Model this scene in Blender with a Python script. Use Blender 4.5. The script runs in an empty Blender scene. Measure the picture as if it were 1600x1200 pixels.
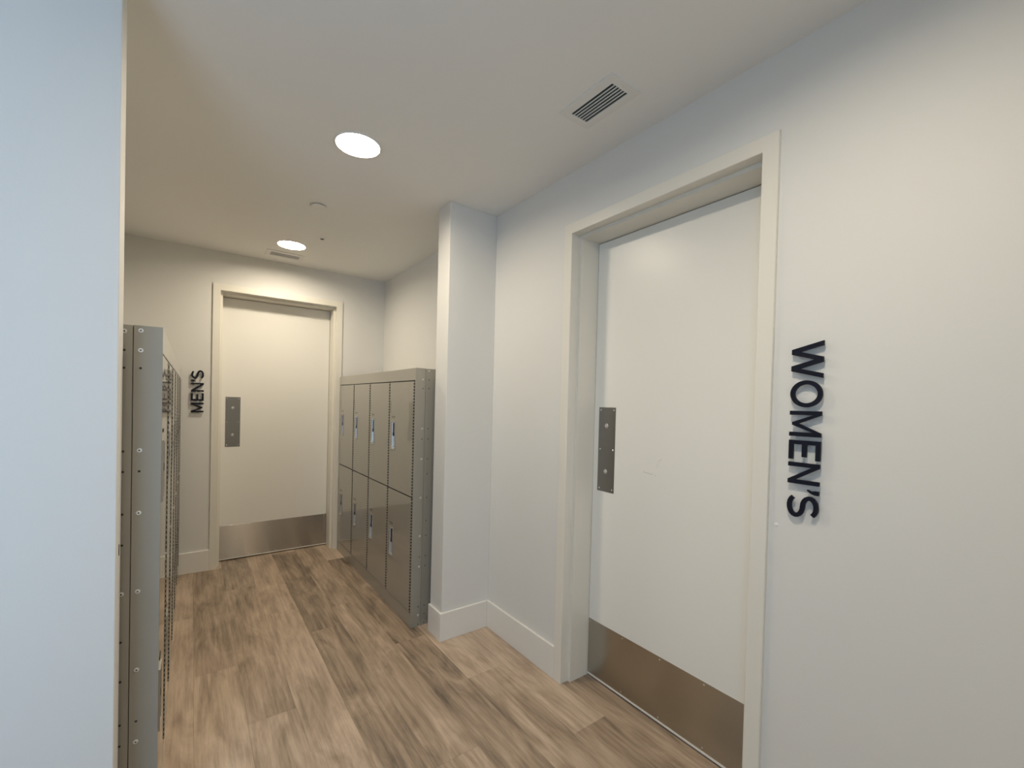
import bpy, bmesh, math, random
from mathutils import Vector, Matrix
random.seed(7)
scene = bpy.context.scene
C = scene.collection
PI = math.pi

# ------------------------------------------------------------ camera
CAM_H = 1.3407
yaw, pitch, roll = math.radians(36.1941), math.radians(-0.8133), math.radians(-1.4497)
F = Vector((math.sin(yaw)*math.cos(pitch), math.cos(yaw)*math.cos(pitch), math.sin(pitch)))
Rt = Vector((math.cos(yaw), -math.sin(yaw), 0)); U = Rt.cross(F)
R2 = Rt*math.cos(roll) - U*math.sin(roll); U2 = U*math.cos(roll) + Rt*math.sin(roll)
cd = bpy.data.cameras.new('camera'); cam = bpy.data.objects.new('camera', cd); C.objects.link(cam)
cam.matrix_world = Matrix(((R2.x, U2.x, -F.x, 0), (R2.y, U2.y, -F.y, 0), (R2.z, U2.z, -F.z, CAM_H), (0, 0, 0, 1)))
cd.sensor_width = 36; cd.lens = 682.89/1600*36; cd.shift_y = 38.95/1600; cd.clip_start = 0.02
scene.camera = cam

# ------------------------------------------------------------ light and exposure
WORLD = (0.47, 0.70, 1.0); WORLD_S = 6.6
LAMP_COL = (1.0, 0.88, 0.70); LAMP_S = 185.0
w = bpy.data.worlds.new('sky'); scene.world = w; w.use_nodes = True
bg = w.node_tree.nodes['Background']; bg.inputs[0].default_value = (*WORLD, 1); bg.inputs[1].default_value = WORLD_S
vs = scene.view_settings
vs.view_transform = 'Standard'; vs.look = 'None'; vs.gamma = 1; vs.use_curve_mapping = False; vs.exposure = 0.0
WIN = (-1.85, -0.65, 0.55, 2.15)      # unseen back-wall window, placed to throw daylight on the near-left wall: x0, x1, z0, z1
YB = -0.62                           # back wall
pl = bpy.data.lights.new('window_portal', 'AREA'); pl.shape = 'RECTANGLE'
pl.size = WIN[1]-WIN[0]; pl.size_y = WIN[3]-WIN[2]; pl.cycles.is_portal = True
po = bpy.data.objects.new('window_portal', pl); C.objects.link(po)
po.location = ((WIN[0]+WIN[1])/2, YB-0.1, (WIN[2]+WIN[3])/2); po.rotation_euler = (PI/2, 0, 0)

# ------------------------------------------------------------ measures (metres)
XR = 1.4475        # right wall
YF = 4.0486        # far wall
H = 2.4422         # ceiling
XL = -0.47         # wall behind the left lockers
XW = -2.3          # left end of the near room
PX, PY0, PY1 = 1.1382, 2.1752, 2.3169   # pillar
LX, LY = -0.153, 1.488                  # partition corner
DT = 2.1958; DW = 0.9518; TR = 0.05
BBH, BBT = 0.1565, 0.014

# ------------------------------------------------------------ materials
def mat(name, col, rough=0.5, metal=0.0, coat=0.0, coat_r=0.05, spec=0.5, aniso=0.0):
    m = bpy.data.materials.new(name); m.use_nodes = True
    b = m.node_tree.nodes['Principled BSDF']
    b.inputs['Base Color'].default_value = (*col, 1); b.inputs['Roughness'].default_value = rough
    b.inputs['Metallic'].default_value = metal; b.inputs['Coat Weight'].default_value = coat
    b.inputs['Coat Roughness'].default_value = coat_r; b.inputs['Specular IOR Level'].default_value = spec
    b.inputs['Anisotropic'].default_value = aniso; b.inputs['Anisotropic Rotation'].default_value = 0.25 if aniso else 0.0
    return m
def N(m, t, **k):
    n = m.node_tree.nodes.new(t)
    for a, v in k.items(): setattr(n, a, v)
    return n
def L(m, a, b): m.node_tree.links.new(a, b)
def pos(m, scale=(1, 1, 1)):
    g = N(m, 'ShaderNodeNewGeometry'); v = N(m, 'ShaderNodeVectorMath', operation='MULTIPLY'); v.inputs[1].default_value = scale
    L(m, g.outputs['Position'], v.inputs[0]); return v.outputs[0]
def noise(m, vec, scale, detail=3, rough=0.5):
    n = N(m, 'ShaderNodeTexNoise'); n.inputs['Scale'].default_value = scale; n.inputs['Detail'].default_value = detail
    n.inputs['Roughness'].default_value = rough; L(m, vec, n.inputs['Vector']); return n
def bump(m, height, strength, dist, coat=False):
    b = N(m, 'ShaderNodeBump'); b.inputs['Strength'].default_value = strength; b.inputs['Distance'].default_value = dist
    L(m, height, b.inputs['Height']); p = m.node_tree.nodes['Principled BSDF']; L(m, b.outputs[0], p.inputs['Normal'])
    if coat: L(m, b.outputs[0], p.inputs['Coat Normal'])
def mottle(m, c0, c1, scale, detail=3):
    n = noise(m, pos(m), scale, detail); r = N(m, 'ShaderNodeMix', data_type='RGBA')
    r.inputs[6].default_value = (*c0, 1); r.inputs[7].default_value = (*c1, 1)
    L(m, n.outputs['Fac'], r.inputs[0]); L(m, r.outputs[2], m.node_tree.nodes['Principled BSDF'].inputs['Base Color'])

def paint(name, c, rough=0.6, orange=0.12):
    m = mat(name, c, rough)
    mottle(m, tuple(x*0.985 for x in c), tuple(min(1, x*1.015) for x in c), 2.0)
    n = noise(m, pos(m), 260, 2); bump(m, n.outputs['Fac'], orange, 0.001); return m
M_wall = paint('wall_paint', (0.73, 0.72, 0.685), 0.6)
M_ceil = paint('ceiling_paint', (0.84, 0.83, 0.80), 0.85, 0.2)
M_trim = paint('trim_paint', (0.80, 0.775, 0.72), 0.35, 0.04)
M_frame = paint('door_frame_paint', (0.78, 0.75, 0.67), 0.32, 0.05)
M_door = paint('door_paint', (0.83, 0.815, 0.76), 0.33, 0.06)
M_lock = mat('locker_enamel', (0.30, 0.28, 0.235), 0.38, coat=1.0, coat_r=0.035)
mottle(M_lock, (0.29, 0.272, 0.228), (0.31, 0.29, 0.243), 3)
n = noise(M_lock, pos(M_lock, (1, 1, 0.6)), 4.5, 1); bump(M_lock, n.outputs['Fac'], 0.25, 0.006, True)
M_gap = mat('dark_gap', (0.03, 0.027, 0.022), 0.7)  # near-black colour; paints the shade in locker gaps, slots and holes
M_black = mat('black_plastic', (0.012, 0.012, 0.014), 0.4)
M_chrome = mat('polished_steel', (0.78, 0.77, 0.75), 0.22, 1.0)
M_cup = mat('satin_cup_steel', (0.50, 0.49, 0.46), 0.38, 0.75)
M_zinc = mat('zinc_bolt', (0.8, 0.79, 0.76), 0.35, 0.6)
M_letter = mat('navy_black_acrylic', (0.004, 0.005, 0.014), 0.5, spec=0.25)
M_vent = paint('vent_enamel', (0.78, 0.77, 0.74), 0.45, 0.02)
def steel(name, col, rough, aniso):
    m = mat(name, col, rough, 1.0, aniso=aniso)
    g = pos(m, (2, 2, 900)); nn = noise(m, g, 1.0, 2)
    mr = N(m, 'ShaderNodeMapRange'); mr.inputs[3].default_value = rough*0.8; mr.inputs[4].default_value = rough*1.25
    L(m, nn.outputs['Fac'], mr.inputs[0]); L(m, mr.outputs[0], m.node_tree.nodes['Principled BSDF'].inputs['Roughness'])
    t = N(m, 'ShaderNodeTangent', direction_type='UV_MAP', uv_map='uv'); L(m, t.outputs[0], m.node_tree.nodes['Principled BSDF'].inputs['Tangent'])
    return m
M_kick = steel('brushed_kick_steel', (0.47, 0.44, 0.39), 0.235, 1.0)
M_push = steel('satin_push_steel', (0.28, 0.27, 0.255), 0.36, 0.0)
def emis(name, col, s):
    m = bpy.data.materials.new(name); m.use_nodes = True; nt = m.node_tree; nt.nodes.clear()
    e = nt.nodes.new('ShaderNodeEmission'); o = nt.nodes.new('ShaderNodeOutputMaterial')
    e.inputs[0].default_value = (*col, 1); e.inputs[1].default_value = s; nt.links.new(e.outputs[0], o.inputs[0]); return m
M_lamp = emis('lamp_diffuser', LAMP_COL, LAMP_S)

# wood planks: grain runs along y, tint and grain offset differ per plank
M_wood = mat('vinyl_plank', (0.3, 0.2, 0.13), 0.42, spec=0.4)
def wood(m):
    nt = m.node_tree; p = nt.nodes['Principled BSDF']
    oi = N(m, 'ShaderNodeObjectInfo'); mul = N(m, 'ShaderNodeMath', operation='MULTIPLY'); mul.inputs[1].default_value = 37.0
    L(m, oi.outputs['Random'], mul.inputs[0])
    add = N(m, 'ShaderNodeVectorMath', operation='ADD'); cx = N(m, 'ShaderNodeCombineXYZ')
    L(m, mul.outputs[0], cx.inputs[0]); L(m, mul.outputs[0], cx.inputs[1])
    g = N(m, 'ShaderNodeNewGeometry'); L(m, g.outputs['Position'], add.inputs[0]); L(m, cx.outputs[0], add.inputs[1])
    def sc(v): 
        s = N(m, 'ShaderNodeVectorMath', operation='MULTIPLY'); s.inputs[1].default_value = v; L(m, add.outputs[0], s.inputs[0]); return s.outputs[0]
    n1 = noise(m, sc((9, 2.2, 1)), 1.0, 4, 0.6); n1.inputs['Distortion'].default_value = 1.0      # cloudy figure
    n2 = noise(m, sc((60, 3.0, 1)), 1.0, 5, 0.65)   # grain
    n3 = noise(m, sc((260, 9, 1)), 1.0, 2, 0.6)     # pores
    r = N(m, 'ShaderNodeValToRGB'); e = r.color_ramp.elements
    e[0].position = 0.30; e[0].color = (0.14, 0.105, 0.072, 1)
    e[1].position = 0.72; e[1].color = (0.68, 0.53, 0.40, 1)
    x = e.new(0.5); x.color = (0.42, 0.312, 0.222, 1)
    a = N(m, 'ShaderNodeMath', operation='MULTIPLY_ADD'); a.inputs[1].default_value = 0.45
    L(m, n2.outputs['Fac'], a.inputs[0])
    b = N(m, 'ShaderNodeMath', operation='MULTIPLY'); b.inputs[1].default_value = 0.55; L(m, n1.outputs['Fac'], b.inputs[0])
    L(m, b.outputs[0], a.inputs[2])
    t = N(m, 'ShaderNodeMath', operation='MULTIPLY_ADD'); t.inputs[1].default_value = 0.24
    L(m, oi.outputs['Random'], t.inputs[0]); s2 = N(m, 'ShaderNodeMath', operation='SUBTRACT'); s2.inputs[1].default_value = 0.10
    L(m, a.outputs[0], s2.inputs[0]); L(m, s2.outputs[0], t.inputs[2])
    L(m, t.outputs[0], r.inputs[0])
    mx = N(m, 'ShaderNodeMix', data_type='RGBA', blend_type='MULTIPLY'); mx.inputs[0].default_value = 0.28
    L(m, r.outputs[0], mx.inputs[6]); L(m, n3.outputs['Fac'], mx.inputs[7])
    L(m, mx.outputs[2], p.inputs['Base Color']); bump(m, n2.outputs['Fac'], 0.12, 0.001)
wood(M_wood)

# ------------------------------------------------------------ helpers
def link(name, me, m, parent=None):
    o = bpy.data.objects.new(name, me); C.objects.link(o)
    if m is not None:
        if isinstance(m, (list, tuple)):
            for q in m: me.materials.append(q)
        elif not me.materials: me.materials.append(m)
    if parent: o.parent = parent
    return o
def obj(name, bm, m, parent=None, smooth=False):
    bmesh.ops.recalc_face_normals(bm, faces=bm.faces[:])
    me = bpy.data.meshes.new(name); bm.to_mesh(me); bm.free()
    if smooth:
        for p in me.polygons: p.use_smooth = True
        if hasattr(me, 'set_sharp_from_angle'): me.set_sharp_from_angle(angle=math.radians(35))
    return link(name, me, m, parent)
def empty(name, loc=(0, 0, 0), rz=0):
    o = bpy.data.objects.new(name, None); C.objects.link(o); o.location = loc; o.rotation_euler = (0, 0, rz); o.empty_display_size = 0.1; return o
def tag(o, label=None, cat=None, group=None, kind=None):
    if label: o['label'] = label
    if cat: o['category'] = cat
    if group: o['group'] = group
    if kind: o['kind'] = kind
    return o
def add_box(bm, a, b, bev=0.0):
    x0, y0, z0 = a; x1, y1, z1 = b
    v = [bm.verts.new(p) for p in ((x0,y0,z0),(x1,y0,z0),(x1,y1,z0),(x0,y1,z0),(x0,y0,z1),(x1,y0,z1),(x1,y1,z1),(x0,y1,z1))]
    fs = [bm.faces.new([v[i] for i in f]) for f in ((0,3,2,1),(4,5,6,7),(0,1,5,4),(1,2,6,5),(2,3,7,6),(3,0,4,7))]
    if bev > 0:
        es = list({e for f in fs for e in f.edges})
        bmesh.ops.bevel(bm, geom=es, offset=bev, segments=2, affect='EDGES', profile=0.5)
def box(name, a, b, m, parent=None, bev=0.0):
    bm = bmesh.new(); add_box(bm, a, b, bev); return obj(name, bm, m, parent)
def add_grid(bm, us, vs_, skip, n0, n1, f):
    """slab in the (u,v) plane with empty cells; f maps (u,v,n) to a point"""
    vt = {}
    def V(i, j, k):
        if (i, j, k) not in vt: vt[(i, j, k)] = bm.verts.new(f(us[i], vs_[j], (n0, n1)[k]))
        return vt[(i, j, k)]
    nu, nv = len(us)-1, len(vs_)-1
    solid = lambda i, j: 0 <= i < nu and 0 <= j < nv and (i, j) not in skip
    for i in range(nu):
        for j in range(nv):
            if not solid(i, j): continue
            for k in (0, 1): bm.faces.new([V(i,j,k), V(i+1,j,k), V(i+1,j+1,k), V(i,j+1,k)])
            if not solid(i-1, j): bm.faces.new([V(i,j,0), V(i,j,1), V(i,j+1,1), V(i,j+1,0)])
            if not solid(i+1, j): bm.faces.new([V(i+1,j,0), V(i+1,j,1), V(i+1,j+1,1), V(i+1,j+1,0)])
            if not solid(i, j-1): bm.faces.new([V(i,j,0), V(i,j,1), V(i+1,j,1), V(i+1,j,0)])
            if not solid(i, j+1): bm.faces.new([V(i,j+1,0), V(i,j+1,1), V(i+1,j+1,1), V(i+1,j+1,0)])
def add_disc(bm, c, axis, r, h, seg=16, r2=None):
    """short cylinder or cone frustum from c along axis"""
    a = Vector(axis).normalized(); t = a.orthogonal().normalized(); s = a.cross(t); c = Vector(c); r2 = r if r2 is None else r2
    lo = [bm.verts.new(c + (t*math.cos(2*PI*i/seg)+s*math.sin(2*PI*i/seg))*r) for i in range(seg)]
    hi = [bm.verts.new(c + a*h + (t*math.cos(2*PI*i/seg)+s*math.sin(2*PI*i/seg))*r2) for i in range(seg)]
    bm.faces.new(lo); bm.faces.new(hi)
    for i in range(seg): j = (i+1) % seg; bm.faces.new([lo[i], lo[j], hi[j], hi[i]])
def lathe(bm, c, prof, seg=48):
    """prof: list of (radius, z)"""
    rings = []
    for r, z in prof:
        if r == 0: rings.append([bm.verts.new((c[0], c[1], c[2]+z))])
        else: rings.append([bm.verts.new((c[0]+r*math.cos(2*PI*i/seg), c[1]+r*math.sin(2*PI*i/seg), c[2]+z)) for i in range(seg)])
    for A, B in zip(rings, rings[1:]):
        for i in range(seg):
            j = (i+1) % seg
            if len(A) == 1: bm.faces.new([A[0], B[i], B[j]])
            elif len(B) == 1: bm.faces.new([A[i], A[j], B[0]])
            else: bm.faces.new([A[i], A[j], B[j], B[i]])
def struct(o): return tag(o, kind='structure')

# ------------------------------------------------------------ floor of planks
fl = struct(box('floor', (XW-0.2, YB-0.2, -0.12), (XR+0.25, YF+0.3, -0.006), M_gap))
PW, PL = 0.179, 1.50
X0 = 0.02                      # a seam
jy = {-1: 3.22, 1: 3.54, 2: 3.017, 4: 2.919, 5: 3.78, 0: 2.53, 3: 2.66, 6: 3.3, 7: 2.75}
shared = {}
def plank(x0, x1, y0, y1):
    key = (round(x1-x0, 4), round(y1-y0, 4))
    if key not in shared:
        bm = bmesh.new(); add_box(bm, (0, 0, -0.006), (key[0], key[1], 0))
        top = [e for e in bm.edges if all(v.co.z > -0.001 for v in e.verts)]
        bmesh.ops.bevel(bm, geom=top, offset=0.0004, segments=1, affect='EDGES')
        bmesh.ops.recalc_face_normals(bm, faces=bm.faces[:])
        me = bpy.data.meshes.new('plank'); bm.to_mesh(me); bm.free(); me.materials.append(M_wood); shared[key] = me
    o = bpy.data.objects.new('plank', shared[key]); C.objects.link(o); o.location = (x0, y0, 0); o.parent = fl
for r in range(-16, 9):
    x0, x1 = X0+r*PW, X0+(r+1)*PW
    x0c, x1c = max(x0, XW), min(x1, XR+0.2)
    if x1c-x0c < 0.01: continue
    ymax = YF+0.2 if r >= -3 else 1.6
    j0 = jy.get(r, 3.0+random.random()*PL)
    y = j0 - PL*math.ceil((j0-YB)/PL)
    while y < ymax:
        a, b = max(y, YB), min(y+PL, ymax)
        if b-a > 0.02: plank(x0c+0.0001, x1c-0.0001, a+0.0001, b-0.0001)
        y += PL

# ------------------------------------------------------------ room shell
LAMPS = ((0.568, 1.957), (0.568, 3.530), (0.568, 0.390))      # downlights, recessed in round cut-outs
bm = bmesh.new()
q_ = 0.12
us = sorted({XW-0.2, XR+0.35} | {round(x+d, 4) for x, y in LAMPS for d in (-q_, q_)}); vs2 = sorted({YB-0.2, YF+0.4} | {round(y+d, 4) for x, y in LAMPS for d in (-q_, q_)})
for i in range(len(us)-1):
    for j in range(len(vs2)-1):
        cx_, cy_ = (us[i]+us[i+1])/2, (vs2[j]+vs2[j+1])/2
        if any(abs(cx_-x) < q_ and abs(cy_-y) < q_ for x, y in LAMPS): continue
        bm.faces.new([bm.verts.new(p) for p in ((us[i], vs2[j], H), (us[i], vs2[j+1], H), (us[i+1], vs2[j+1], H), (us[i+1], vs2[j], H))])
for x, y in LAMPS:
    # cells of the sheet left open by neighbouring cut-outs are closed by this collar
    x0, x1 = max(u for u in us if u < x-0.1), min(u for u in us if u > x+0.1)
    y0, y1 = y-q_, y+q_
    def sq(a):
        c, s_ = math.cos(a), math.sin(a); t = min(((x1-x) if c > 0 else (x0-x))/c if abs(c) > 1e-9 else 9, ((y1-y) if s_ > 0 else (y0-y))/s_ if abs(s_) > 1e-9 else 9)
        return (x+c*t, y+s_*t, H)
    angs = sorted({2*PI*k/48 for k in range(48)} | {math.atan2(b-y, a-x) % (2*PI) for a in (x0, x1) for b in (y0, y1)})
    for a, b in zip(angs, angs[1:]+[angs[0]]):
        bm.faces.new([bm.verts.new(p) for p in (sq(a), sq(b), (x+0.092*math.cos(b), y+0.092*math.sin(b), H), (x+0.092*math.cos(a), y+0.092*math.sin(a), H))])
bmesh.ops.remove_doubles(bm, verts=bm.verts[:], dist=1e-5)
add_box(bm, (XW-0.2, YB-0.2, H+0.06), (XR+0.35, YF+0.4, H+0.15))
struct(obj('ceiling', bm, M_ceil))
WY1 = 1.5676; WY0 = WY1-DW          # women's door, outer trim edges
FX0, FX1 = 0.1167, 0.1167+DW        # men's door
bm = bmesh.new()
add_grid(bm, [YB-0.2, WY0+0.02, WY1-0.02, YF+0.3], [0, DT-0.02, H], {(1, 0)}, XR, XR+0.20, lambda u, v, n: (n, u, v))
add_box(bm, (XR+0.24, WY0-0.2, 0), (XR+0.26, WY1+0.2, H))  # unseen panel added behind the door so its gap stays dark
struct(obj('wall_right', bm, M_wall))
bm = bmesh.new()
add_grid(bm, [XL-0.2, FX0+0.02, FX1-0.02, XR], [0, DT-0.02, H], {(1, 0)}, YF, YF+0.20, lambda u, v, n: (u, n, v))
add_box(bm, (FX0-0.2, YF+0.24, 0), (FX1+0.2, YF+0.26, H))  # added out of sight to stop outside light under the door
struct(obj('wall_far', bm, M_wall))
struct(box('wall_left', (XL-0.12, LY+0.092, 0), (XL, YF, H), M_wall))
struct(box('wall_pillar', (PX, PY0, 0), (XR, PY1, H), M_wall, bev=0.002))
struct(box('wall_near_left', (XW, LY, 0), (LX, LY+0.092, H), M_wall, bev=0.0025))
struct(box('wall_west', (XW-0.2, YB, 0), (XW, LY+0.1, H), M_wall))
bm = bmesh.new()
add_grid(bm, [XW-0.2, WIN[0], WIN[1], XR], [0, WIN[2], WIN[3], H], {(1, 1)}, YB-0.2, YB, lambda u, v, n: (u, n, v))
struct(obj('wall_back', bm, M_wall))
win = struct(empty('window_1', ((WIN[0]+WIN[1])/2, YB-0.1, WIN[2])))
bm = bmesh.new(); hw = (WIN[1]-WIN[0])/2; hh = WIN[3]-WIN[2]
add_grid(bm, [-hw, -hw+0.05, -0.025, 0.025, hw-0.05, hw], [0, 0.05, hh-0.05, hh], {(1, 1), (3, 1)}, -0.03, 0.03, lambda u, v, n: (u, n, v))
obj('window_frame', bm, M_trim, win)
# marks and wear on walls
tag(box('wall_dent', (LX-0.0002, LY+0.050, 0.910), (LX+0.0012, LY+0.056, 0.938), M_black), kind='structure')
bpy.data.objects['wall_dent'].parent = bpy.data.objects['wall_near_left']; del bpy.data.objects['wall_dent']['kind']

def bboard(name, a, b): return struct(box(name, a, b, M_trim, bev=0.0022))
bboard('baseboard_right', (XR-BBT, WY1, 0), (XR, PY0, BBH))
bboard('baseboard_near_right', (XR-BBT, YB, 0), (XR, WY0, BBH))
bboard('baseboard_pillar_front', (PX-BBT, PY0-BBT, 0), (XR-BBT, PY0, BBH))
bboard('baseboard_pillar_side', (PX-BBT, PY0, 0), (PX, PY1, BBH))
bboard('baseboard_far', (XL, YF-BBT, 0), (FX0, YF, BBH))
bboard('baseboard_near_left', (XW, LY-BBT, 0), (LX, LY, BBH))

# ------------------------------------------------------------ doors
def uvmap(me, f):
    uv = me.uv_layers.new(name='uv')
    for lp in me.loops:
        uv.data[lp.index].uv = f(me.vertices[lp.vertex_index].co)
def make_door(name, loc, rz, push_side):
    """local frame: seen from the corridor, x to the right, y into the wall, origin at the left foot of the trim"""
    d = struct(empty(name, loc, rz))
    bm = bmesh.new()
    prof = [(0.0, 0.02), (0.0, -0.010), (0.0015, -0.012), (TR-0.002, -0.012), (TR, -0.010), (TR, 0.038), (TR+0.016, 0.038), (TR+0.016, 0.20), (0.02, 0.20), (0.02, 0.02)]
    rows = [[bm.verts.new(p) for p in ((m, n_, 0), (m, n_, DT-m), (DW-m, n_, DT-m), (DW-m, n_, 0))] for m, n_ in prof]
    for i in range(len(rows)):
        A, B = rows[i], rows[(i+1) % len(rows)]
        for k in range(3): bm.faces.new([A[k], A[k+1], B[k+1], B[k]])
    obj('door_frame', bm, M_frame, d)
    o0, o1, ot = TR+0.016+0.002, DW-TR-0.016-0.002, DT-TR-0.016-0.003
    box('door_panel', (o0, 0.156, 0.012), (o1, 0.199, ot), M_door, d, bev=0.0015)
    def plate(nm, x0, x1, z0, z1, m, screws, sr):
        o = box(nm, (x0, 0.1545, z0), (x1, 0.156, z1), m, d, bev=0.0005)
        uvmap(o.data, lambda c: (c.x, c.z))
        for sx, sz in screws:
            bm = bmesh.new(); add_disc(bm, (sx, 0.1545, sz), (0, -1, 0), sr, 0.0012, 12, sr*0.6); obj('screw', bm, M_chrome, o, True)
        return o
    kz0, kz1 = 0.016, 0.285
    xs = [o0+0.012+(o1-o0-0.024)*i/4 for i in range(5)]
    plate('kick_plate', o0+0.001, o1-0.001, kz0, kz1, M_kick, [(x, z) for x in xs for z in (kz0+0.012, kz1-0.012)], 0.0035)
    px0 = o0+0.018+0.013; px1 = px0+0.103
    if push_side == 'near': px0, px1 = px0, px1
    z0, z1 = 0.925, 1.33
    p = plate('push_plate', px0, px1, z0, z1, M_push, [(x, z) for x in (px0+0.012, px1-0.012) for z in (z0+0.014, (z0+z1)/2, z1-0.014)], 0.004)
    for z in (z1-0.088, z0+0.098):
        bm = bmesh.new(); add_disc(bm, ((px0+px1)/2-0.001, 0.1545, z), (0, -1, 0), 0.0105, 0.0015, 20); add_disc(bm, ((px0+px1)/2-0.001, 0.153, z), (0, -1, 0), 0.0085, 0.005, 20, 0.005)
        obj('bolt', bm, M_chrome, p, True)
    # door sweep: the bright lower edge
    box('bottom_edge', (o0, 0.152, 0.009), (o1, 0.157, 0.016), M_trim, d)
    return d
make_door('door_1', (FX0, YF, 0), 0, 'left')
d2 = make_door('door_2', (XR, WY1, 0), -PI/2, 'left')
M_scuff = mat('scuff', (0.52, 0.50, 0.46), 0.6)
for x0, z0, x1, z1 in ((0.364, 1.052, 0.414, 1.046), (0.425, 1.045, 0.431, 1.044), (0.433, 1.078, 0.443, 1.108), (0.443, 1.108, 0.456, 1.118)):
    bm = bmesh.new(); k = 0.0009
    vv = [bm.verts.new(p) for p in ((x0, 0.1557, z0-k), (x1, 0.1557, z1-k), (x1, 0.1557, z1+k), (x0, 0.1557, z0+k))]; f = bm.faces.new(vv)
    e_ = bmesh.ops.extrude_face_region(bm, geom=[f])
    for v in e_['geom']:
        if isinstance(v, bmesh.types.BMVert): v.co.y += 0.0006
    obj('scuff_mark', bm, M_scuff, d2)

# ------------------------------------------------------------ letters
def stroke(bm, pts, wd, t0, t1, closed=False):
    """flat-ended mitred stroke in 2D extruded between depths t0 and t1 (x right, z up, y depth)"""
    n_ = len(pts); P = [Vector(p) for p in pts]; Ls, Rs = [], []
    for i in range(n_):
        if closed: a, b, c = P[i-1], P[i], P[(i+1) % n_]
        else: a, b, c = (P[i-1] if i else None), P[i], (P[i+1] if i < n_-1 else None)
        d1 = (b-a).normalized() if a is not None else None; d2 = (c-b).normalized() if c is not None else None
        if d1 is None: d1 = d2
        if d2 is None: d2 = d1
        n1 = Vector((-d1.y, d1.x)); n2 = Vector((-d2.y, d2.x)); m_ = (n1+n2).normalized(); k = (wd/2)/max(0.35, m_.dot(n1))
        Ls.append(b+m_*k); Rs.append(b-m_*k)
    q = lambda p, t: bm.verts.new((p.x, t, p.y))
    a0 = [q(p, t0) for p in Ls]; b0 = [q(p, t0) for p in Rs]; a1 = [q(p, t1) for p in Ls]; b1 = [q(p, t1) for p in Rs]
    rng = range(n_) if closed else range(n_-1)
    for i in rng:
        j = (i+1) % n_
        bm.faces.new([a0[i], a0[j], b0[j], b0[i]]); bm.faces.new([a1[i], a1[j], b1[j], b1[i]])
        bm.faces.new([a0[i], a0[j], a1[j], a1[i]]); bm.faces.new([b0[i], b0[j], b1[j], b1[i]])
    if not closed:
        for i in (0, n_-1): bm.faces.new([a0[i], b0[i], b1[i], a1[i]])
def poly(bm, pts, t0, t1):
    a = [bm.verts.new((x, t0, z)) for x, z in pts]; b = [bm.verts.new((x, t1, z)) for x, z in pts]
    bm.faces.new(a); bm.faces.new(b)
    for i in range(len(pts)): j = (i+1) % len(pts); bm.faces.new([a[i], a[j], b[j], b[i]])
def cut(pts, x0, wx): return [(x0+x, z) for x, z in pts]
def letter(ch, x0, wd, h, s, t0, t1):
    bm = bmesh.new(); e = 0.00002
    bar = lambda p, i=0: poly(bm, [(x0+x, z) for x, z in p], t0-e*i, t1+e*i)
    def diag(xa, xb, za=0, zb=None, i=0, hs=None):      # slanted bar, horizontal cut ends
        zb = h if zb is None else zb; hs = hs or s*1.08
        bar([(xa, za), (xa+hs, za), (xb+hs, zb), (xb, zb)], i)
    if ch == 'E':
        bar([(0,0),(wd,0),(wd,s),(s,s),(s,h/2-s/2),(wd*0.86,h/2-s/2),(wd*0.86,h/2+s/2),(s,h/2+s/2),(s,h-s),(wd,h-s),(wd,h),(0,h)])
    elif ch == 'N':
        bar([(0,0),(s,0),(s,h-s*1.7),(wd-s,0),(wd,0),(wd,h),(wd-s,h),(wd-s,s*1.7),(s,h),(0,h)])
    elif ch == 'M':
        c = wd/2; k = s*0.46
        bar([(0,0),(s,0),(s,h-s*1.75),(c-k*0.7,s*0.55),(c+k*0.7,s*0.55),(wd-s,h-s*1.75),(wd-s,0),(wd,0),(wd,h),(wd-s*0.95,h),(c,s*2.0),(s*0.95,h),(0,h)])
    elif ch == 'W':
        c = wd/2; q1 = wd*0.27; k = s*0.62
        bar([(0,h),(q1-k,0),(q1+k,0),(c,h-s*1.9),(wd-q1-k,0),(wd-q1+k,0),(wd,h),(wd-s*1.12,h),(wd-q1,s*1.9),(c+k,h),(c-k,h),(q1,s*1.9),(s*1.12,h)])
    elif ch == 'O':
        stroke(bm, [(x0+wd/2+(wd-s)/2*math.cos(2*PI*i/48), h/2+(h-s*0.9)/2*math.sin(2*PI*i/48)) for i in range(48)], s, t0, t1, True)
    elif ch == "'":
        bar([(0.1*wd,h),(wd,h),(wd,h-s*0.9),(wd*0.75,h-s*1.7),(wd*0.2,h-s*2.5),(-0.05*wd,h-s*2.5),(0.25*wd,h-s*1.6),(0.1*wd,h-s*1.0)])
    elif ch == 'S':
        r = (h-s)/4; cx = x0+wd/2; rx = (wd-s)/2; pts = []
        zt, zb = h-s/2-r, s/2+r
        for i in range(13): a = math.radians(28+ (270-28)*i/12*1.0); pts.append((cx+rx*0.94*math.cos(a), zt+r*math.sin(a)))
        pts = pts[:-1]
        pts.append((cx, h/2))
        for i in range(1, 14): a = math.radians(90-(90+152)*i/13); pts.append((cx+rx*math.cos(a), zb+r*math.sin(a)))
        stroke(bm, pts, s, t0, t1)
    return bm
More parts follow.
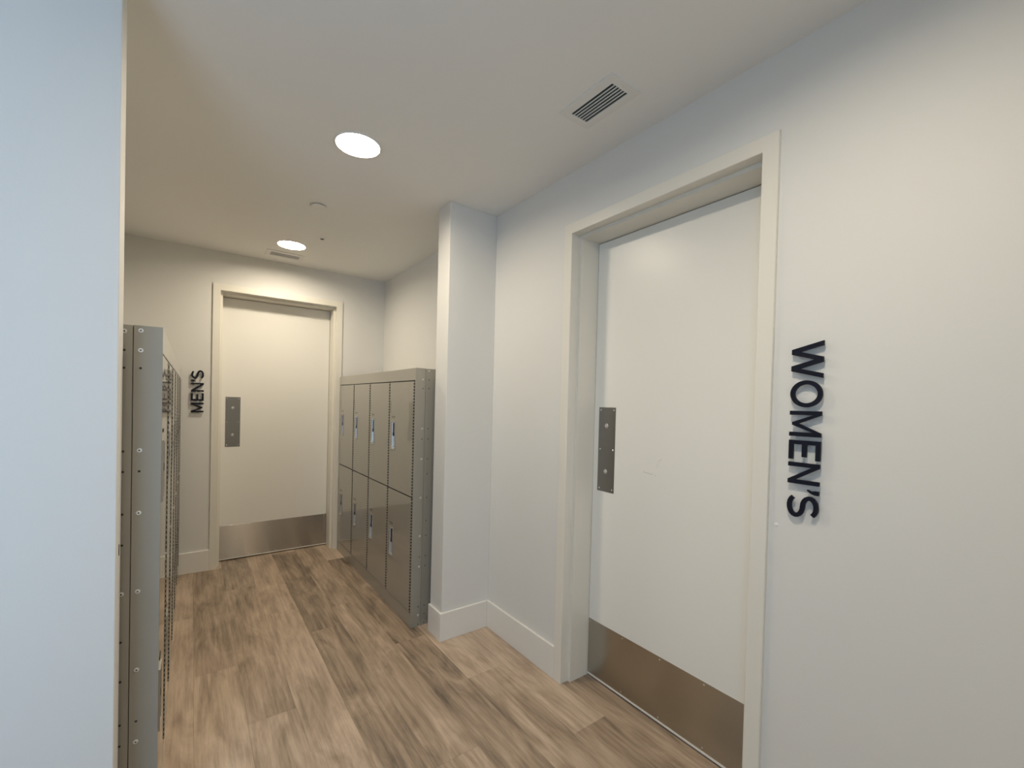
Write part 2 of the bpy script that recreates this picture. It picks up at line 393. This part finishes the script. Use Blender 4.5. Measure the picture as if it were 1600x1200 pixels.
def sign(name, label, loc, M3, spec, h, s):
    """letters stand 9 mm off the wall on studs"""
    o = empty(name); o.matrix_world = Matrix.Translation(loc) @ M3.to_4x4()
    tag(o, label, 'sign', None)
    for ch, x0, x1 in spec:
        l = obj('letter', letter(ch, x0, x1-x0, h, s, -0.016, -0.008), M_letter, o)
        cx = (x0+x1)/2
        for sx, sz in {'E': ((x0+s/2, h*.2), (x0+s/2, h*.8)), 'N': ((x0+s/2, h*.3), (x1-s/2, h*.7)), 'M': ((x0+s/2, h*.3), (x1-s/2, h*.3)), 'W': ((cx-(x1-x0)*.23, s*.9), (cx+(x1-x0)*.23, s*.9)),
                        'O': ((x0+s/2, h/2), (x1-s/2, h/2)), "'": ((cx, h-s),), 'S': ((cx, s/2), (cx, h-s/2))}[ch]:
            bm = bmesh.new(); add_disc(bm, (sx, -0.0081, sz), (0, 1, 0), 0.002, 0.0095, 8); obj('stud', bm, M_letter, l)
    return o
# WOMEN'S reads downwards on the right wall: local x -> -z, local z (up of letter) -> -y, local y (into wall) -> +x
zw = 1.539
spec = [(c_, zw-a, zw-b) for c_, a, b in (('W', 1.539, 1.433), ('O', 1.427, 1.349), ('M', 1.338, 1.264), ('E', 1.252, 1.196), ('N', 1.187, 1.125), ("'", 1.111, 1.098), ('S', 1.094, 1.027))]
Mw = Matrix(((0, 1, 0), (0, 0, -1), (-1, 0, 0)))
sign('wall_sign', "raised dark navy letters WOMEN'S reading downward on the right wall", (XR, 0.560, zw), Mw, spec, 0.081, 0.0118)
# MEN'S reads upwards on the far wall: local x -> +z, local z -> -x, local y -> +y
zm = 1.209
spec = [(c_, a-zm, b-zm) for c_, a, b in (('M', 1.209, 1.281), ('E', 1.296, 1.353), ('N', 1.364, 1.430), ("'", 1.440, 1.453), ('S', 1.459, 1.525))]
Mm = Matrix(((0, 0, -1), (0, 1, 0), (1, 0, 0)))
sign('wall_sign', "raised black letters MEN'S reading upward on the far wall beside its door", (0.069, YF, zm), Mm, spec, 0.078, 0.0118)

# ------------------------------------------------------------ lockers
LH, HD, BH = 1.5302, 0.0727, 0.0855
CW = 0.39375; GAP = 0.016; EDGE = 0.0091
DZ = ((BH+0.004, 0.763), (0.7705, LH-HD-0.005))      # lower and upper door heights
def door_meshes():
    dw = CW-GAP; out = []
    for k, (z0, z1) in enumerate(DZ):
        h = z1-z0
        cz0 = (1.026 if k else 0.341)-z0+0.0; cz1 = cz0+0.172
        cx0, cx1 = 0.040, 0.098            # cup opening from the latch edge
        vz = [(1.259+i*0.0125-z0 if k else 0.197+i*0.0125-z0) for i in range(6)]
        # door leaf with real openings
        us = [0, 0.010, 0.020, cx0, cx1, dw]
        vs_ = sorted([0, h, cz0, cz1] + vz + [v+0.0075 for v in vz])
        skip = set()
        for j in range(len(vs_)-1):
            mid = (vs_[j]+vs_[j+1])/2
            if cz0 < mid < cz1: skip.add((3, j))
            if any(v < mid < v+0.0075 for v in vz): skip.add((1, j))
        bm = bmesh.new(); add_grid(bm, us, vs_, skip, 0.0, 0.016, lambda u, v, n_: (u, n_, v))
        es = [e for e in bm.edges if all(v.co.y < 0.001 for v in e.verts) and (all(abs(v.co.x) < 1e-6 for v in e.verts) or all(abs(v.co.x-dw) < 1e-6 for v in e.verts) or all(v.co.z < 1e-6 for v in e.verts) or all(abs(v.co.z-h) < 1e-6 for v in e.verts))]
        bmesh.ops.bevel(bm, geom=es, offset=0.0015, segments=2, affect='EDGES')
        bmesh.ops.recalc_face_normals(bm, faces=bm.faces[:])
        leaf = bpy.data.meshes.new('door'); bm.to_mesh(leaf); bm.free(); leaf.materials.append(M_lock)
        # recessed pull: flange + cup
        bm = bmesh.new()
        add_grid(bm, [cx0-0.006, cx0+0.001, cx1-0.001, cx1+0.006], [cz0-0.006, cz0+0.001, cz1-0.001, cz1+0.006], {(1, 1)}, -0.0035, 0.0005, lambda u, v, n_: (u, n_, v))
        i0, i1, j0, j1, dd = cx0+0.001, cx1-0.001, cz0+0.001, cz1-0.001, 0.015
        f = [bm.verts.new(p) for p in ((i0, 0, j0), (i1, 0, j0), (i1, 0, j1), (i0, 0, j1))]
        b = [bm.verts.new(p) for p in ((i0+0.006, dd, j0+0.014), (i1-0.006, dd, j0+0.014), (i1-0.006, dd, j1-0.006), (i0+0.006, dd, j1-0.006))]
        for q in range(4): bm.faces.new([f[q], f[(q+1) % 4], b[(q+1) % 4], b[q]])
        bm.faces.new(b)
        cup = bpy.data.meshes.new('handle'); bm.to_mesh(cup); bm.free(); cup.materials.append(M_cup)
        # dark lift latch with padlock loop in the upper half of the cup
        bm = bmesh.new()
        add_box(bm, (cx0+0.018, 0.001, cz0+0.092), (cx1-0.010, 0.0145, cz1-0.008), 0.0015)
        add_box(bm, (cx0+0.026, -0.004, cz0+0.082), (cx1-0.016, 0.010, cz0+0.106), 0.002)
        bmesh.ops.recalc_face_normals(bm, faces=bm.faces[:])
        lat = bpy.data.meshes.new('latch'); bm.to_mesh(lat); bm.free(); lat.materials.append(M_black)
        # number tag above the pull
        bm = bmesh.new(); zt = cz1+0.028
        add_grid(bm, [cx0+0.008, cx0+0.010, cx1-0.010, cx1-0.008], [zt, zt+0.0015, zt+0.0085, zt+0.010], {(1, 1)}, -0.001, 0.0002, lambda u, v, n_: (u, n_, v))
        bmesh.ops.recalc_face_normals(bm, faces=bm.faces[:])
        tg = bpy.data.meshes.new('number_plate'); bm.to_mesh(tg); bm.free(); tg.materials.append(M_gap)
        # piano hinge at the right edge; dark strip paints shade between its knuckles
        bm = bmesh.new(); z = 0.006
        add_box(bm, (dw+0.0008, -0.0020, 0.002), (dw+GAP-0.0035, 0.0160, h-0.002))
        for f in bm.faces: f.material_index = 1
        while z < h-0.008:
            add_box(bm, (dw+0.0003, -0.0030, z), (dw+GAP-0.0030, 0.004, z+0.0072)); z += 0.018
        bmesh.ops.recalc_face_normals(bm, faces=bm.faces[:])
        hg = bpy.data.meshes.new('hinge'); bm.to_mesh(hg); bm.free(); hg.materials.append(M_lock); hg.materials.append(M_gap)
        bm = bmesh.new(); add_box(bm, (0.009, 0.0018, min(vz)-0.003), (0.021, 0.0150, max(vz)+0.011)); bmesh.ops.recalc_face_normals(bm, faces=bm.faces[:])  # dark block painted as the shade inside the vent holes
        vi = bpy.data.meshes.new('vent_shade'); bm.to_mesh(vi); bm.free(); vi.materials.append(M_gap)
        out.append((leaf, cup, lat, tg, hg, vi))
    return out
DM = door_meshes()
def bank(loc, rz, cols, label, side, bolts, filler):
    root = tag(empty('locker_bank', loc, rz), label, 'lockers')
    W = cols*CW+2*EDGE; D_ = 0.378
    # carcass: side sheet, back, top, shelf, dividers (coloured dark for the shade behind the doors)
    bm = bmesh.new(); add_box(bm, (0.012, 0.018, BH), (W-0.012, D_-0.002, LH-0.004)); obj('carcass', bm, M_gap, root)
    box('top_panel', (0.0035, 0.0205, LH-0.003), (W-0.0035, D_, LH-0.001), M_lock, root)
    # front frame: header, base, end stiles
    box('header', (0.0035, 0.0, LH-HD), (W-0.0035, 0.02, LH-0.0005), M_lock, root, bev=0.0015)
    bm = bmesh.new(); add_box(bm, (0.0035, 0.002, 0), (W-0.0035, 0.02, BH-0.004), 0.001); add_box(bm, (0.0035, -0.001, BH-0.004), (W-0.0035, 0.02, BH), 0.0008)
    obj('base', bm, M_lock, root)
    for c in range(0, cols+1):
        if c and c % 2 == 0 and c < cols:
            pass
    box('stile', (0.0035, 0.0005, BH), (EDGE, 0.02, LH-HD), M_lock, root)
    box('stile', (W-0.0075, 0.0005, BH), (W-0.0035, 0.02, LH-HD), M_lock, root)
    # end panels: front flange, then the recessed side sheet
    for x, sgn in ((0.0, -1), (W, 1)):
        q = lambda a, b: (min(a, b), max(a, b))
        e = obj('end_panel', (lambda bm: (add_box(bm, (q(x, x-sgn*0.003)[0], -0.0002, 0), (q(x, x-sgn*0.003)[1], 0.0635, LH), 0.0006), add_box(bm, (q(x-sgn*0.0015, x-sgn*0.006)[0], 0.065, 0), (q(x-sgn*0.0015, x-sgn*0.006)[1], D_, LH-0.003), 0.0006), bm)[-1])(bmesh.new()), M_lock, root)
        if sgn != side: continue
        holes = bmesh.new()
        for dx, z, wht in bolts:
            xo = x if dx < 0.064 else x-sgn*0.0015
            if wht:
                bm = bmesh.new(); add_disc(bm, (xo, dx, z), (sgn, 0, 0), 0.0062, 0.0016, 14, 0.0056)
                add_disc(bm, (xo+sgn*0.0016, dx, z), (sgn, 0, 0), 0.0040, 0.0012, 10, 0.0034)
                b_ = obj('bolt', bm, M_zinc, e, True)
                bm = bmesh.new(); add_disc(bm, (xo+sgn*0.0028, dx, z), (sgn, 0, 0), 0.0021, 0.0003, 8); 
                for v in bm.verts: v.co.x += 0
                me = bpy.data.meshes.new('x'); bm.to_mesh(me); bm.free(); holes.from_mesh(me); bpy.data.meshes.remove(me)
            else: add_disc(holes, (xo-sgn*0.001, dx, z), (sgn, 0, 0), 0.0033, 0.0013, 10)
        h_ = obj('hole', holes, M_gap, e); h_['kind'] = 'stuff'
    if filler:
        x0, x1 = filler
        box('filler_panel', (x0, 0.006, 0), (x1, 0.022, LH-0.002), M_lock, root, bev=0.001)
    for c in range(cols):
        for k in (0, 1):
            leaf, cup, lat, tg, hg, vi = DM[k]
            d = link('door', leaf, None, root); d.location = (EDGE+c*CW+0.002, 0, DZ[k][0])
            for nm, me in (('handle', cup), ('latch', lat), ('number_plate', tg), ('hinge', hg), ('vent_shade', vi)):
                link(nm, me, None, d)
    return root
zr_w = (1.462, 1.174, 0.994, 0.765, 0.537, 0.355, 0.066)
zr_d = (1.411, 1.113, 0.413, 0.117, 0.012)
z2 = (1.463, 1.412, 1.173, 1.112, 0.993, 0.904, 0.762, 0.625, 0.536, 0.414, 0.355, 0.116, 0.066, 0.012)
rb = [(0.048, z, 1) for z in zr_w] + [(0.048, z, 0) for z in zr_d] + [(0.087, 1.522-0.006, 1)] + [(0.087, z, 0) for z in z2]
bank((1.0478, 3.981+0.0021, 0), -PI/2, 4, 'grey-brown double-tier lockers, eight doors, right of the far door behind the pillar', 1, rb, (-0.052, -0.001))
lb = [(0.048, z, 1) for z in (1.516, 1.461, 1.181, 1.005, 0.783, 0.56, 0.355, 0.066)] + [(0.048, z, 0) for z in (1.411, 1.122, 0.413, 0.117)]
lb += [(0.083, z, 1) for z in (1.511, 0.782)] + [(0.083, z, 0) for z in (1.459, 1.41, 1.179, 1.122, 1.004, 0.918, 0.647, 0.536, 0.414, 0.355, 0.116)]
bank((-0.07, 1.602, 0), PI/2, 6, 'long grey locker row on the left seen end-on behind the near wall corner', -1, lb, None)

# ------------------------------------------------------------ ceiling fittings
def downlight(x, y, label):
    o = tag(empty('ceiling_light', (x, y, H)), label, 'light', None)
    bm = bmesh.new(); lathe(bm, (0, 0, 0), [(0.100, 0.0), (0.100, -0.002), (0.096, -0.004), (0.091, -0.004), (0.089, -0.001), (0.087, 0.017), (0.0, 0.019)]); obj('trim_ring', bm, M_vent, o, True)
    bm = bmesh.new(); lathe(bm, (0, 0, 0), [(0.0872, 0.0155), (0.05, 0.0150), (0, 0.0145)]); obj('diffuser', bm, M_lamp, o, True)
    return o
downlight(0.568, 1.957, 'round lit ceiling downlight nearest the viewer, larger of the two in view')
downlight(0.568, 3.530, 'round lit ceiling downlight in front of the far door beside a small vent')
downlight(0.568, 0.390, "round ceiling downlight closest to the WOMEN'S lettering and the daylight window")

def vent(x, y, rz, label):
    o = tag(empty('ceiling_vent', (x, y, H), rz), label, 'vent', None)
    lx, ly = 0.130, 0.0765; ox, oy = 0.100, 0.0405
    bm = bmesh.new(); add_grid(bm, [-lx, -ox, ox, lx], [-ly, -oy, oy, ly], {(1, 1)}, -0.004, 0.0, lambda u, v, n_: (u, v, n_))
    es = [e for e in bm.edges if all(v.co.z < -0.003 for v in e.verts) and e.calc_length() > 0.02 and (all(abs(abs(v.co.x)-lx) < 1e-5 for v in e.verts) or all(abs(abs(v.co.y)-ly) < 1e-5 for v in e.verts))]
    bmesh.ops.bevel(bm, geom=es, offset=0.0015, segments=1, affect='EDGES')
    obj('frame', bm, M_vent, o)
    box('slot_shade', (-ox, -oy, -0.0006), (ox, oy, -0.0001), M_black, o)  # black sheet painted as the shade behind the open slots
    for i in range(5):
        yy = -oy+(i+1)*(2*oy)/6
        bm = bmesh.new(); add_box(bm, (-ox, yy-0.0016, -0.0042), (ox, yy+0.0016, -0.0007)); obj('slat', bm, M_vent, o)
    for sx in (-1, 1):
        bm = bmesh.new(); add_disc(bm, (sx*(ox+0.015), 0, -0.004), (0, 0, -1), 0.0035, 0.0008, 10, 0.0025); obj('screw', bm, M_zinc, o)
    return o
vent(0.568, 3.812, 0, 'small white ceiling vent beside the far downlight, slots parallel to the far wall')
vent(1.184, 1.131, PI/2, "white ceiling vent with dark slots near the WOMEN'S door, at the top edge")
bm = bmesh.new(); lathe(bm, (0, 0, 0), [(0.030, 0), (0.030, -0.006), (0.0, -0.006)]); 
sp = tag(empty('sprinkler_cover', (0.572, 2.710, H)), 'round white concealed sprinkler cover on the ceiling between the two downlights', 'sprinkler')
obj('cup', bm, M_gap, sp)
bm = bmesh.new(); lathe(bm, (0, 0, 0), [(0.0, -0.004), (0.040, -0.004), (0.042, -0.006), (0.042, -0.008), (0.040, -0.0095), (0, -0.0105)]); obj('cover_plate', bm, M_vent, sp, True)
sn = tag(empty('ceiling_sensor', (0.712, 3.249, H)), 'tiny dark-centred fitting on the ceiling right of the far downlight', 'sensor')
bm = bmesh.new(); lathe(bm, (0, 0, 0), [(0.017, 0), (0.016, -0.003), (0.0125, -0.003), (0.012, -0.0005), (0, -0.0005)]); obj('collar', bm, M_vent, sn, True)
bm = bmesh.new(); lathe(bm, (0, 0, 0), [(0.0115, -0.0006), (0.0112, -0.0050), (0, -0.0060)], 20); obj('lens', bm, M_black, sn, True)
# small white wall bumper dot below the WOMEN'S letters
bm = bmesh.new(); add_disc(bm, (XR, 0.593, 0.988), (-1, 0, 0), 0.006, 0.002, 14, 0.004)
tag(obj('wall_dot', bm, M_trim), "tiny white round dot on the wall below the WOMEN'S lettering by the door frame", 'wall dot')
